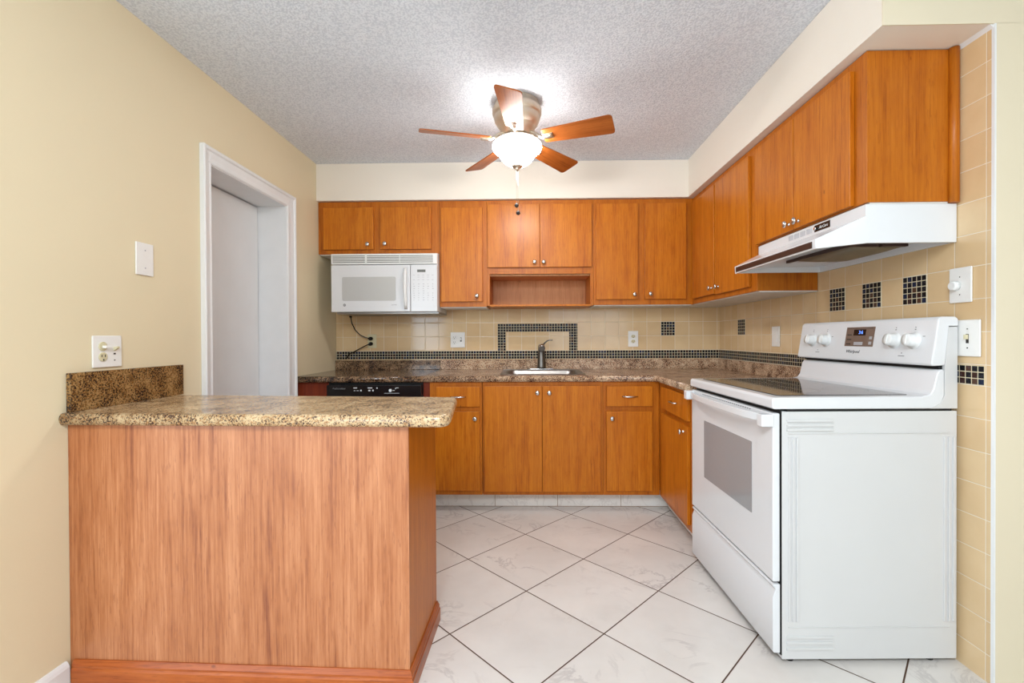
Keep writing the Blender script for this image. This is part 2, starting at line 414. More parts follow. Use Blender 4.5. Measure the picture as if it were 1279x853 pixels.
fr.box(.45, 2.15, YREAR-.05, YREAR+.01, 2.05, 2.1).box(.45, 2.15, YREAR-.05, YREAR+.01, .8, .85)
struct('fill_window_1', fr, 'white_trim')  # frame of the added fill window, out of view

# soffit
SX, SY, SZ = 1.16, 3.326, 2.169
sf = MB().box(XL+.0005, XR+.012, SY, YB, SZ, H-.001)
struct('trim_1', sf, 'cream')
struct('trim_2', MB().box(SX, XR+.0115, YW, SY, SZ, H-.001), 'cream')
struct('trim_3', MB().box(SX+.0005, XR+.3, YW-.004, YW, SZ-.0005, H-.001).box(XR+.005, XRE, YW-.004, YW, 0, SZ), 'cream_y')
struct('trim_4', MB().prism([(XR-.012, SZ), (XR, SZ), (XR, SZ-.012)], YW+.001, 1.64, 'y'), 'white_trim')

# door recess lining + slab, casing
struct('seam_shade_backing', MB().box(XL-.299, XL-.25, DY0+.0125, DY1-.0125, 0, DZ-.0125), 'black_gap')  # black sheet added behind the slab: paints dark seams, keeps sky out
struct('door_1', MB().box(XL-.215, XL-.18, DY0+.016, DY1-.017, .006, 2.000), 'door_white', bevel=.002)
struct('trim_5', MB().box(XL-.30, XL+.002, DY0, DY0+.012, 0, DZ).box(XL-.30, XL+.002, DY1-.012, DY1, 0, DZ)
       .box(XL-.30, XL+.002, DY0+.012, DY1-.012, DZ-.012, DZ), 'white_trim')
cas = []
def casing(name, y0, y1, z0, z1, vert, flip=1):
    # stepped profile: thick outer bead, thinner body
    mb = MB()
    if vert:
        a, b = (y0, y1) if flip > 0 else (y1, y0)
        pts = [(XL, a), (XL+.020, a), (XL+.024, a+.006*flip), (XL+.022, a+.016*flip), (XL+.014, a+.022*flip), (XL+.010, a+.05*flip), (XL+.012, b-.006*flip), (XL+.008, b), (XL, b)]
        mb.prism(pts, z0, z1, 'z')
    else:
        pts = [(XL, z1), (XL+.020, z1), (XL+.024, z1-.006), (XL+.022, z1-.016), (XL+.014, z1-.022), (XL+.010, z1-.05), (XL+.012, z0+.006), (XL+.008, z0), (XL, z0)]
        mb.prism(pts, y0, y1, 'y')
    struct(name, mb, 'white_trim')
casing('trim_6', 2.136, DY0+.008, 0, 2.088, True, 1)
casing('trim_7', DY1-.008, 2.995, 0, 2.088, True, -1)
casing('trim_8', 2.146, 2.985, DZ-.008, 2.0885, False)
struct('baseboard_left', MB().prism([(XL, 0), (XL+.016, 0), (XL+.016, .062), (XL+.012, .072), (XL+.006, .08), (XL, .08)], YE, 1.488, 'y'), 'white_trim')

# mosaics (thin glass inlays standing proud of the tile)
PB = .0217
mb = MB(); yb0, yb1 = YB-.0095, YB-.0075
mb.box(XL+.002, XR, yb0, yb1, .987, 1.0521)
struct('mosaic_band', mb, mosaic('black_mosaic_band', 0, 2, PB, PB, -.248, .987), wb)
mb = MB().box(-.248, -.248+3*PB, yb0, yb1, 1.0521, 1.2691).box(-.248+26.4*PB+.0, .390, yb0, yb1, 1.0521, 1.2691).box(-.248+3*PB, -.248+26.4*PB, yb0, yb1, 1.204, 1.2691)
struct('mosaic_frame', mb, mosaic('black_mosaic_frame', 0, 2, PB, PB, -.248, 1.0521), wb)
struct('mosaic_square', MB().box(1.055, 1.164, yb0, yb1, 1.169, 1.278), mosaic('black_mosaic_tile', 0, 2, .0218, .0218, 1.055, 1.169), wb)
mr = mosaic('black_mosaic_side', 1, 2, .0221, .0218, 1.5435, 1.2800)
mrb = mosaic('black_mosaic_band_side', 1, 2, .0221, .0217, 1.547, .987)
struct('mosaic_band', MB().box(XR-.0015, XR+.001, 1.547, YB-.008, .987, 1.0521), mrb, wr)
for k, z in ((2, 1.28), (4, 1.28), (6, 1.28)):
    y = 1.5435+.1122*k
    struct('mosaic_square', MB().box(XR-.0015, XR+.001, y+.001, y+.1105, z, z+.109), mosaic('black_mosaic_tile_side', 1, 2, .0219, .0218, y+.001, z), wr)
y = 1.5435+.1122*15
struct('mosaic_square', MB().box(XR-.0015, XR+.001, y+.001, y+.1105, 1.169, 1.278), mosaic('black_mosaic_tile_side', 1, 2, .0219, .0218, y+.001, 1.169), wr)

# ------------------------------------------------------------------ cabinet hardware
def knob(th, door, p, d):
    mb = MB().lathe([(.0075, 0), (.0075, .002), (.0045, .004), (.0042, .013), (.008, .016), (.0145, .019), (.0155, .023), (.013, .027), (.007, .0295), (.001, .030)], p, d, 20)
    return th.part('knob', mb, 'chrome', parent=door, label='round brushed nickel knob')
def bar_pull(th, drw, p, d, along, half=.05):
    p = Vector(p); d = Vector(d); a = Vector(along); pts = []; rad = []
    for i in range(13):
        t_ = i/12*2-1
        pts.append(p+a*half*t_+d*(.024*(1-abs(t_)**3.2)+.002)); rad.append(.0042+.002*(1-abs(t_)))
    return th.part('handle', MB().tube(pts, .005, 10, rad), 'chrome', parent=drw, label='curved brushed nickel bar pull')

UF = 3.355      # face of upper face frames (back run)
DT = .018
def upper_back(label, x0, x1, z0, doors, z1=2.166, y1=YB-.008):
    t_ = Thing('wall_cabinet', label, 'cabinet', ((x0+x1)/2, y1, z0))
    t_.part('body', MB().box(x0, x1, UF, y1, z0+.006, z1), 'wood_rail', .0012)
    t_.part('bottom_panel', box(x0+.004, x1-.004, UF+.012, y1-.001, z0, z0+.0061), 'underside', label='white underside panel')
    for dx0, dx1, dz0, dz1, kx, kz in doors:
        d = t_.part('door', box(dx0+.001, dx1-.001, UF-DT, UF-.0005, dz0, dz1), 'wood', .0025)
        knob(t_, d, (kx, UF-DT, kz), (0, -1, 0))
    return t_
upper_back('short two-door cherry wall cabinet above the white microwave', XL+.002, -.6555, 1.775,
           [(-1.513, -1.138, 1.812, 2.122, -1.178, 1.847), (-1.090, -.711, 1.812, 2.122, -1.050, 1.850)])
upper_back('tall narrow single-door cherry wall cabinet right of the microwave', -.6545, -.3055, 1.380,
           [(-.641, -.334, 1.423, 2.114, -.376, 1.464)])
upper_back('tall two-door cherry wall cabinet in the back right corner', .4785, 1.203, 1.388,
           [(.494, .801, 1.433, 2.132, .771, 1.467), (.846, 1.150, 1.433, 2.132, .886, 1.470)])
# cabinet with the open niche
x0, x1, y1 = -.3045, .4775, YB-.008
t_ = Thing('wall_cabinet', 'two-door cherry wall cabinet with an open niche shelf above the sink', 'cabinet', (.09, y1, 1.40))
mb = MB().box(x0, x1, UF, y1, 1.625, 2.166).box(x0, -.284, UF, y1, 1.392, 1.625).box(.454, x1, UF, y1, 1.392, 1.625)
t_.part('body', mb, 'wood_rail', .0012)
t_.part('niche_lining', MB().box(-.284, .454, y1-.012, y1, 1.40, 1.625).box(-.284, .454, UF+.02, y1-.012, 1.612, 1.6249), 'niche')
t_.part('shelf', box(-.284, .454, UF-.012, y1-.0121, 1.386, 1.400), 'wood', .002)
for dx0, dx1, kx in ((-.298, .0845, .046), (.0855, .465, .112)):
    d = t_.part('door', box(dx0+.001, dx1-.001, UF-DT, UF-.0005, 1.672, 2.133), 'wood', .0025)
    knob(t_, d, (kx, UF-DT, 1.707), (0, -1, 0))

RF = 1.2045
def upper_right(label, y0, y1, z0, doors, z1=2.166):
    t_ = Thing('wall_cabinet', label, 'cabinet', (XR-.002, (y0+y1)/2, z0))
    t_.part('body', box(RF, XR-.002, y0, y1, z0+.006, z1), 'wood_rail', .0012)
    t_.part('bottom_panel', box(RF+.012, XR-.002, y0+.004, y1-.004, z0, z0+.0061), 'underside', label='white underside panel')
    for dy0, dy1, dz0, dz1, ky, kz in doors:
        d = t_.part('door', box(RF-DT, RF-.0005, dy0+.0015, dy1-.0015, dz0, dz1), 'wood', .0025)
        knob(t_, d, (RF-DT, ky, kz), (-1, 0, 0))
    return t_
upper_right('tall two-door cherry wall cabinet between the corner and the range hood', 2.422, YB-.01, 1.390,
            [(2.94, 3.325, 1.432, 2.130, 2.978, 1.472), (2.485, 2.925, 1.424, 2.130, 2.872, 1.470)])
tt = upper_right('short two-door cherry wall cabinet directly above the white range hood', 1.645, 2.4215, 1.624,
            [(2.068, 2.410, 1.634, 2.130, 2.098, 1.664), (1.705, 2.065, 1.634, 2.130, 2.026, 1.662)])
tt.part('corner_moulding', MB().lathe([(.016, 1.624), (.016, 2.166)], (XR-.0175, 1.640, 0), (0, 0, 1), 20), 'wood_rail', label='rounded cherry moulding strip')

# ------------------------------------------------------------------ base cabinets
BF = 3.02
def base_back(label, x0, x1, fronts, fill=False):
    t_ = Thing('base_cabinet', label, 'cabinet', ((x0+x1)/2, 3.3, .11))
    t_.part('body', box(x0, x1, BF, YB-.01, .112, .862), 'wood_rail', .0012)
    for kind, a, b, z0, z1, kx, kz in fronts:
        d = t_.part(kind, box(a+.001, b-.001, BF-DT, BF-.0005, z0, z1), 'wood', .0025)
        if kind == 'door': knob(t_, d, (kx, BF-DT, kz), (0, -1, 0))
        else: bar_pull(t_, d, (kx, BF-DT, kz), (0, -1, 0), (1, 0, 0))
    return t_
base_back('cherry base cabinet with one drawer, beside the black dishwasher', -.659, -.3115, [('drawer', -.616, -.324, .700, .833, -.469, .767), ('door', -.622, -.324, .144, .669, -.356, .624)])
# sink base: hollow so that the basin can hang in it
t_ = Thing('base_cabinet', 'wide two-door cherry base cabinet under the sink', 'cabinet', (.09, 3.3, .11))
mb = MB().box(-.3085, .489, BF, BF+.02, .112, .862).box(-.3085, -.290, BF+.02, YB-.01, .112, .862).box(.471, .489, BF+.02, YB-.01, .112, .862).box(-.290, .471, BF+.02, YB-.01, .112, .130)
t_.part('body', mb, 'wood_rail', .0012)
for a, b, kx in ((-.297, .0870, .056), (.0880, .472, .134)):
    d = t_.part('door', box(a+.001, b-.001, BF-DT, BF-.0005, .136, .8365), 'wood', .0025)
    knob(t_, d, (kx, BF-DT, .793), (0, -1, 0))
base_back('cherry base cabinet with one drawer, between the sink and the corner', .490, .861, [('drawer', .510, .814, .701, .834, .663, .767), ('door', .509, .811, .142, .669, .544, .624)])
RBF = .862
t_ = Thing('base_cabinet', 'cherry corner base cabinet with drawer beside the white range', 'cabinet', (1.2, 2.7, .11))
t_.part('body', MB().box(RBF, XR-.003, 2.412, BF-.001, .112, .862), 'wood_rail', .0012)
d = t_.part('drawer', box(RBF-DT, RBF-.0005, 2.445, 2.925, .703, .840), 'wood', .0025); bar_pull(t_, d, (RBF-DT, 2.662, .776), (-1, 0, 0), (0, 1, 0))
d = t_.part('door', box(RBF-DT, RBF-.0005, 2.445, 2.925, .148, .672), 'wood', .0025); knob(t_, d, (RBF-DT, 2.505, .638), (-1, 0, 0))
# dark filler panels either side of the dishwasher
tag(box(XL+.002, -1.344, BF+.012, 3.3, .10, .8625).build('filler_panel', 'wood_dark', None, (-1.45, BF, .1)), 'wide dark red wood filler panel between the left wall and the dishwasher', 'panel')
tag(box(-.7045, -.660, BF+.012, 3.3, .10, .8625).build('filler_panel', 'wood_dark', None, (-.682, BF, .1)), 'narrow dark red wood filler strip right of the dishwasher', 'panel')
# tiled toe kick
TKY, TKX = 3.115, .940
wk = MB()
for a, b in ((XL+.002, -.663), (-.660, -.2375), (-.2345, .1915), (.1945, .6235), (.6265, TKX)): wk.box(a, b, TKY, TKY+.012, .003, .1115)
tk = struct('baseboard_back', wk, 'toe', bevel=.001)
struct('grout', MB().box(XL+.002, TKX+.008, TKY+.002, TKY+.012, 0, .111), 'grout_brown', tk)
wk = MB()
for a, b in ((2.69, TKY-.0005), (2.412, 2.687)): wk.box(TKX, TKX+.012, a, b, .003, .1115)
tk = struct('baseboard_right', wk, 'toe', bevel=.001)
struct('grout', MB().box(TKX+.002, TKX+.012, 2.412, TKY+.006, 0, .111), 'grout_brown', tk)

# ------------------------------------------------------------------ dishwasher
t_ = Thing('dishwasher', 'black built-in dishwasher with a white-lettered control strip', 'dishwasher', (-1.024, 3.3, 0))
t_.part('body', box(-1.341, -.708, 3.03, 3.60, .10, .862), 'black_gap')
t_.part('door', box(-1.340, -.709, 2.995, 3.029, .11, .765), 'black', .003)
cp_ = t_.part('control_panel', box(-1.340, -.709, 2.990, 3.029, .769, .848), 'black', .004)
t_.part('kick_plate', box(-1.335, -.71, 3.06, 3.09, 0, .098), 'black')
def txt(th, par, body, size, mat, loc, xdir, updir, **k):
    return text_mesh(body, size, mat, 'lettering', par, frame(loc, xdir, updir), th.o, **k)
txt(t_, cp_, 'PotScrubber', .017, 'grey_print', (-1.255, 2.9895, .825), (1, 0, 0), (0, 0, 1))
mk_ = MB()
for x, z, w_, h_ in ((-1.148, .829, .024, .006), (-1.152, .811, .012, .003), (-1.132, .811, .014, .003), (-1.110, .812, .009, .010), (-1.05, .829, .030, .006), (-1.054, .812, .014, .009), (-1.030, .812, .009, .011), (-1.003, .828, .008, .008), (-.893, .812, .014, .004), (-.870, .829, .020, .004), (-.88, .824, .005, .007)):
    mk_.box(x-w_/2, x+w_/2, 2.9892, 2.9902, z-h_/2, z+h_/2)
mk_.box(-.955, -.855, 2.9892, 2.9902, .7925, .7945)
mk_.lathe([(.0105, 0), (.0105, .0008)], (-.915, 2.9902, .812), (0, -1, 0), 20)
t_.part('markings', mk_, 'white_print', parent=cp_)

# ------------------------------------------------------------------ countertops
CZ0, CZ1 = .8635, .905
CF = 3.004
# main L-shaped top with a cut-out for the sink
SX0, SX1, SY0, SY1 = -.175, .365, 3.085, 3.50
bm_ = MB()
L = 'worktop'
ct = Thing('countertop', 'speckled brown granite L-shaped countertop around the sink', 'countertop', (.1, 3.3, CZ0))
mb = MB().box(-.706, SX0, CF, YB-.009, CZ0, CZ1).box(SX0, SX1, CF, SY0, CZ0, CZ1).box(SX0, SX1, SY1, YB-.009, CZ0, CZ1)
mb.prism([(SX1, CF), (.810, CF), (.842, CF-.03), (.842, 2.412), (XR-.001, 2.412), (XR-.001, YB-.009), (SX1, YB-.009)], CZ0, CZ1)
ct.part('worktop', mb, 'granite')
nose = MB()
# rounded front nosing
def nosing(mb, pts, z0, z1, out, seg=6):
    # pts: polyline; out: list of outward unit normals per point
    prof = [(0, z0)]
    for i in range(seg+1):
        a = -math.pi/2+math.pi*i/seg
        prof.append((.014*math.cos(a), (z0+z1)/2+(z1-z0)/2*math.sin(a)))
    n = len(prof); vs = []; fs = []
    for p, o_ in zip(pts, out):
        for r, z in prof: vs.append((p[0]+o_[0]*r, p[1]+o_[1]*r, z))
    for j in range(len(pts)-1):
        for k in range(n): fs.append((j*n+k, j*n+(k+1) % n, (j+1)*n+(k+1) % n, (j+1)*n+k))
    mb.add(vs, fs, True); mb.add(vs[:n], [tuple(range(n))]); mb.add(vs[-n:], [tuple(range(n))[::-1]])
    return mb
ct.part('edge', nosing(MB(), [(-.706, CF), (.810, CF), (.842, CF-.03), (.842, 2.412)], CZ0, CZ1, [(0, -1), (-.38, -.92), (-.92, -.38), (-1, 0)]), 'granite')
ct.part('backsplash', MB().box(-.7055, XR-.021, YB-.03, YB-.0095, CZ1, .984).box(XR-.02, XR-.0018, 2.412, YB-.0095, CZ1, .984), 'granite', .002)
c2 = Thing('countertop', 'dark glossy speckled granite countertop section above the dishwasher', 'countertop', (-1.1, 3.3, CZ0))
c2.part('worktop', box(XL+.002, -.7065, CF, YB-.009, CZ0, CZ1), 'granite_dark')
c2.part('edge', nosing(MB(), [(XL+.002, CF), (-.7065, CF)], CZ0, CZ1, [(0, -1), (0, -1)]), 'granite_dark')
c2.part('backsplash', MB().box(XL+.002, -.7062, YB-.034, YB-.0095, CZ1, .981), 'granite_dark', .003)

# ------------------------------------------------------------------ sink and faucet
def rrect(x0, x1, y0, y1, r, n=6):
    pts = []
    for cx_, cy_, a0 in ((x1-r, y1-r, 0), (x0+r, y1-r, 90), (x0+r, y0+r, 180), (x1-r, y0+r, 270)):
        for i in range(n+1):
            a = math.radians(a0+90*i/n); pts.append((cx_+r*math.cos(a), cy_+r*math.sin(a)))
    return pts
def loft(mb, rings, smooth=True, cap_end=True, cap_start=False):
    n = len(rings[0][0]); vs = []; fs = []
    for pts, z in rings: vs += [(p[0], p[1], z) for p in pts]
    for j in range(len(rings)-1):
        for k in range(n): fs.append((j*n+k, j*n+(k+1) % n, (j+1)*n+(k+1) % n, (j+1)*n+k))
    mb.add(vs, fs, smooth)
    if cap_end: mb.add(vs[-n:], [tuple(range(n))])
    if cap_start: mb.add(vs[:n], [tuple(range(n))])
    return mb
sk = Thing('sink', 'stainless steel drop-in sink under the black mosaic frame', 'sink', (.095, 3.3, .905))
mb = loft(MB(), [(rrect(-.197, .387, 3.055, 3.585, .03), .9055), (rrect(-.195, .385, 3.058, 3.583, .03), .9090), (rrect(-.168, .358, 3.090, 3.480, .045), .9100), (rrect(-.160, .350, 3.098, 3.472, .06), .902), (rrect(-.150, .340, 3.110, 3.462, .09), .79), (rrect(-.110, .300, 3.150, 3.422, .09), .745)])
sk.part('basin', mb, 'steel')
sk.part('deck', box(-.17, .36, 3.486, 3.578, .9093, .9108), 'steel', .0005)
sk.part('drain', MB().lathe([(.045, 0), (.04, .003), (.02, .001)], (.095, 3.27, .746), (0, 0, 1)), 'steel')
fc = Thing('faucet', 'dark nickel single-lever kitchen faucet on the sink deck', 'faucet', (.099, 3.53, .911))
fc.part('base_plate', loft(MB(), [(rrect(-.014, .210, 3.502, 3.558, .027), .911), (rrect(-.011, .207, 3.505, 3.555, .025), .919), (rrect(.03, .168, 3.512, 3.548, .017), .923)], cap_start=True), 'chrome')
fc.part('body', MB().lathe([(.036, 0), (.034, .012), (.031, .05), (.027, .10), (.0245, .135), (.026, .145), (.026, .15)], (.099, 3.53, .920), (0, 0, 1), 28), 'faucet')
fc.part('spout', MB().tube([(.099, 3.525, 1.055), (.099, 3.49, 1.078), (.099, 3.44, 1.088), (.099, 3.39, 1.085), (.099, 3.365, 1.075)], .018, 16, [.018, .021, .023, .024, .023]), 'chrome', label='bright spout head')
fc.part('cap', MB().lathe([(.026, 0), (.0255, .022), (.020, .034), (.006, .038)], (.099, 3.53, 1.070), (0, 0, 1), 24), 'faucet')
fc.part('lever', MB().tube([(.112, 3.526, 1.098), (.126, 3.52, 1.117), (.144, 3.515, 1.132), (.164, 3.512, 1.137), (.176, 3.512, 1.136), (.183, 3.512, 1.139)], .004, 10, [.0065, .0055, .005, .0045, .005, .0055]), 'faucet')

# ------------------------------------------------------------------ microwave
mx0, mx1, mz0, mz1, mf = -1.427, -.657, 1.348, 1.7735, 3.27
t_ = Thing('microwave', 'white over-the-counter microwave hung under the short wall cabinet', 'microwave', (-1.04, 3.45, mz0))
t_.part('body', box(mx0, mx1, mf+.03, YB-.010, mz0, mz1), 'enamel', .004)
g_ = MB().box(mx0, mx1, mf+.004, mf+.0295, 1.692, 1.768)
gr = t_.part('vent_grille', g_, 'white_plastic', .003)
sl = MB()
for i in range(5):
    z = 1.704+i*.0115
    for a, b in ((mx0+.012, -1.18), (-1.165, -.93), (-.925, mx1-.03)): sl.box(a, b, mf+.0028, mf+.0045, z, z+.005)
t_.part('slots', sl, 'lcd', parent=gr, label='thin grey slots')
d = t_.part('door', box(mx0, -.852, mf, mf+.0295, mz0, 1.687), 'enamel', .006, 3)
t_.part('window', MB().prism(rrect(-1.345, -.955, 1.428, 1.601, .012), mf-.0012, mf+.001, 'y'), 'mw_glass', parent=d)
hp = []
for i in range(11):
    a = i/10*2-1; hp.append((-.883, mf-.024*(1-abs(a)**3)-.004, 1.515+a*.145))
t_.part('handle', MB().tube(hp, .011, 12), 'white_plastic', parent=d)
pn = t_.part('control_panel', box(-.849, mx1, mf+.001, mf+.0295, mz0, 1.687), 'enamel', .005)
t_.part('display', box(-.800, -.740, mf-.0002, mf+.002, 1.632, 1.651), 'lcd', parent=pn)
bt = MB()
random.seed(3)
for r, z in enumerate((1.610, 1.595, 1.576)):
    for k in range(5):
        if r == 1 and k in (0, 4): continue
        bt.box(-.832+k*.034, -.818+k*.034, mf+.0003, mf+.0012, z, z+.0025)
for r in range(8):
    z = 1.545-r*.0165
    for k in range(5):
        if r in (3,) and k > 2: continue
        w_ = random.choice((.005, .007, .010)); bt.box(-.828+k*.034, -.828+k*.034+w_, mf+.0003, mf+.0012, z, z+.0042)
t_.part('keypad_markings', bt, 'light_print', parent=pn)
t_.part('emblem', MB().lathe([(.010, 0), (.010, .001)], (-1.329, mf, 1.398), (0, -1, 0), 20), 'grey_print', parent=d)
txt(t_, d, 'GE', .011, 'white_print', (-1.329, mf-.0012, 1.398), (1, 0, 0), (0, 0, 1))
txt(t_, d, 'Spacemaker', .0085, 'grey_print', (-.968, mf-.0005, 1.398), (1, 0, 0), (0, 0, 1))
t_.part('bottom_tray', box(mx0+.02, mx1-.0, mf+.05, YB-.02, mz0-.012, mz0-.0005), 'steel')

# ------------------------------------------------------------------ plates, outlets, cords
def duplex(th, par, x, z, y, mat='ivory', s_=1.0):
    # two receptacle faces on a plane facing -y
    for dz in (.020, -.020):
        fce = th.part('receptacle', MB().lathe([(.0165, 0), (.0165, .003), (.015, .0035)], (x, y, z+dz), (0, -1, 0), 20, .82), mat, parent=par)
        th.part('slots', MB().box(x-.008, x-.0055, y-.0042, y-.0030, z+dz-.002, z+dz+.007).box(x+.0055, x+.008, y-.0042, y-.0030, z+dz-.002, z+dz+.007).box(x-.0025, x+.0025, y-.0042, y-.0030, z+dz-.012, z+dz-.007), 'slot', parent=par)
def plate_back(name, label, x0, x1, z0, z1, mat='plate', cat='outlet'):
    th = Thing(name, label, cat, ((x0+x1)/2, YB-.008, (z0+z1)/2))
    p = th.part('cover_plate', box(x0, x1, YB-.015, YB-.0083, z0, z1), mat, .003)
    return th, p
th, p = plate_back('electrical_outlet', 'white double cover plate with outlet and switch, left of the mosaic frame', -.627, -.511, 1.080, 1.203)
duplex(th, p, -.595, 1.142, YB-.015, 'plate')
th.part('switch_toggle', MB().box(-.5475, -.5385, YB-.024, YB-.015, 1.138, 1.156), 'plate', .001, parent=p)
th.part('slots', MB().box(-.549, -.537, YB-.0155, YB-.0148, 1.128, 1.160), 'slot', parent=p)
th, p = plate_back('electrical_outlet', 'white single outlet plate on the back wall right of the faucet', .793, .873, 1.080, 1.206)
duplex(th, p, .833, 1.143, YB-.015, 'ivory')
th, p = plate_back('electrical_outlet', 'ivory outlet plate with two black plugs under the microwave', -1.296, -1.225, 1.080, 1.190, 'ivory')
duplex(th, p, -1.262, 1.135, YB-.015, 'ivory')
def plug(th, x, y, z, tilt):
    return th.part('plug', MB().lathe([(.013, 0), (.015, .006), (.014, .022), (.008, .034)], (x, y, z), (-.35, -1, tilt), 16), 'black')
YP = YB-.0185
cA = Thing('power_cord', 'black power cord curving down from the microwave to the outlet', 'cord', (-1.26, YP, 1.155))
plug(cA, -1.262, YP, 1.155, .05)
cA.part('cable', MB().tube([(-1.272, YP-.032, 1.157), (-1.30, YP-.042, 1.165), (-1.34, YP-.045, 1.185), (-1.375, YP-.055, 1.225), (-1.395, YP-.07, 1.28), (-1.40, YP-.08, 1.334)], .0042, 10), 'black')
cA.part('collar', MB().lathe([(.010, 0), (.012, .012)], (-1.40, YP-.08, 1.322), (0, 0, 1), 14), 'black')
cB = Thing('power_cord', 'black power cord running down-left behind the dark granite backsplash', 'cord', (-1.26, YP, 1.115))
plug(cB, -1.262, YP, 1.115, -.15)
cB.part('cable', MB().tube([(-1.272, YP-.032, 1.112), (-1.30, YP-.030, 1.100), (-1.36, YP-.022, 1.070), (-1.41, YP-.012, 1.045), (-1.45, YP+.003, 1.030), (-1.47, YP+.0035, .99)], .0042, 10), 'black')

# right wall plates (facing -x)
def plate_right(name, label, y0, y1, z0, z1, cat='switch'):
    th = Thing(name, label, cat, (XR, (y0+y1)/2, (z0+z1)/2))
    p = th.part('cover_plate', box(XR-.0075, XR-.0018, y0, y1, z0, z1), 'plate', .003)
    return th, p
th, p = plate_right('light_switch', 'white rocker switch plate on the tan side tiles beyond the range', 2.780, 2.866, 1.094, 1.217)
th.part('rocker', box(XR-.010, XR-.0073, 2.806, 2.840, 1.122, 1.189), 'plate', .001, parent=p)
th, p = plate_right('light_switch', 'white dimmer switch plate with a round knob, above the range corner', 1.586, 1.669, 1.270, 1.393)
th.part('dial', MB().lathe([(.017, 0), (.016, .016), (.013, .019)], (XR-.0075, 1.640, 1.330), (-1, 0, 0), 24), 'white_plastic', parent=p)
th.part('markings', MB().box(XR-.0082, XR-.0074, 1.6265, 1.6295, 1.358, 1.362).box(XR-.0082, XR-.0074, 1.6265, 1.6295, 1.296, 1.300), 'slot', parent=p)
th, p = plate_right('light_switch', 'white toggle switch plate half hidden behind the range control panel', 1.556, 1.672, 1.083, 1.209)
th.part('toggle', box(XR-.018, XR-.0073, 1.596, 1.604, 1.142, 1.158), 'ivory', .001, parent=p)
th.part('markings', MB().box(XR-.0082, XR-.0074, 1.595, 1.605, 1.128, 1.160).box(XR-.0082, XR-.0074, 1.5975, 1.6025, 1.176, 1.179).box(XR-.0082, XR-.0074, 1.5975, 1.6025, 1.110, 1.114), 'slot', parent=p)

# left wall plates (facing +x)
th = Thing('blank_wall_plate', 'blank white cover plate on the yellow wall left of the doorway', 'cover plate', (XL, 1.816, 1.48))
p = th.part('cover_plate', box(XL+.0005, XL+.007, 1.774, 1.858, 1.414, 1.545), 'plate', .003)
for z in (1.515, 1.444): th.part('screw', MB().lathe([(.003, 0), (.003, .0008)], (XL+.007, 1.816, z), (1, 0, 0), 10), 'light_print', parent=p)
th = Thing('electrical_outlet', 'white double outlet and switch plate above the peninsula backsplash', 'outlet', (XL, 1.648, 1.113))
p = th.part('cover_plate', box(XL+.0005, XL+.007, 1.590, 1.706, 1.054, 1.170), 'plate', .003)
for dz in (.018, -.020):
    th.part('receptacle', MB().lathe([(.0165, 0), (.0165, .003), (.015, .0035)], (XL+.007, 1.627, 1.113+dz), (1, 0, 0), 20), 'ivory', parent=p)
th.part('slots', MB().box(XL+.010, XL+.0112, 1.619, 1.6215, 1.092, 1.101).box(XL+.010, XL+.0112, 1.6325, 1.635, 1.092, 1.101).box(XL+.010, XL+.0112, 1.6245, 1.6295, 1.079, 1.085)
        .box(XL+.0068, XL+.0075, 1.6725, 1.6775, 1.077, 1.081).box(XL+.0068, XL+.0075, 1.6705, 1.6795, 1.100, 1.106), 'slot', parent=p)
th.part('plug_adapter', box(XL+.010, XL+.024, 1.622, 1.646, 1.124, 1.134), 'plate', .002, parent=p)
th.part('toggle', MB().prism([(XL+.007, 1.113), (XL+.007, 1.128), (XL+.022, 1.130), (XL+.022, 1.124)], 1.670, 1.680, 'y'), 'ivory', parent=p)

# ------------------------------------------------------------------ peninsula
pen = Thing('peninsula_cabinet', 'cherry wood peninsula base standing out from the yellow left wall', 'peninsula', (-.97, 1.66, 0))
PF = [(XL+.001, 1.505), (-.391, 1.466), (-.383, 1.855), (XL+.001, 1.855)]
pen.part('body', MB().prism([(XL+.001, 1.511), (-.397, 1.472), (-.389, 1.855), (XL+.001, 1.855)], 0, .870), 'wood_rail')
pen.part('front_panel', MB().prism([(XL+.001, 1.505), (-.391, 1.466), (-.3905, 1.4718), (XL+.001, 1.5108)], .0005, .870), 'wood_pen_glare')
pen.part('end_panel', MB().prism([(-.3968, 1.4723), (-.391, 1.4665), (-.383, 1.855), (-.3888, 1.855)], .0005, .870), 'wood_rail')
def mould(mb, pts, outs, hgt=.078, th_=.015):
    prof = [(0, 0), (th_, 0), (th_, hgt*.62), (th_*.75, hgt*.70), (th_*.80, hgt*.80), (th_*.45, hgt*.93), (th_*.25, hgt), (0, hgt)]
    n = len(prof); vs = []; fs = []
    for p_, o_ in zip(pts, outs):
        for r, z in prof: vs.append((p_[0]+o_[0]*r, p_[1]+o_[1]*r, z))
    for j in range(len(pts)-1):
        for k in range(n): fs.append((j*n+k, j*n+(k+1) % n, (j+1)*n+(k+1) % n, (j+1)*n+k))
    mb.add(vs, fs); mb.add(vs[:n], [tuple(range(n))]); mb.add(vs[-n:], [tuple(range(n))[::-1]]); return mb
pen.part('base_moulding', mould(MB(), [(XL+.018, 1.5038), (-.391, 1.4655)], [(-.0335, -1), (.97, -1.03)]), 'wood_mould', label='cherry base moulding along the front')
pen.part('base_moulding', mould(MB(), [(-.3905, 1.4655), (-.3825, 1.855)], [(.97, -1.03), (1, 0)]), 'wood_mould_y', label='cherry base moulding along the end')
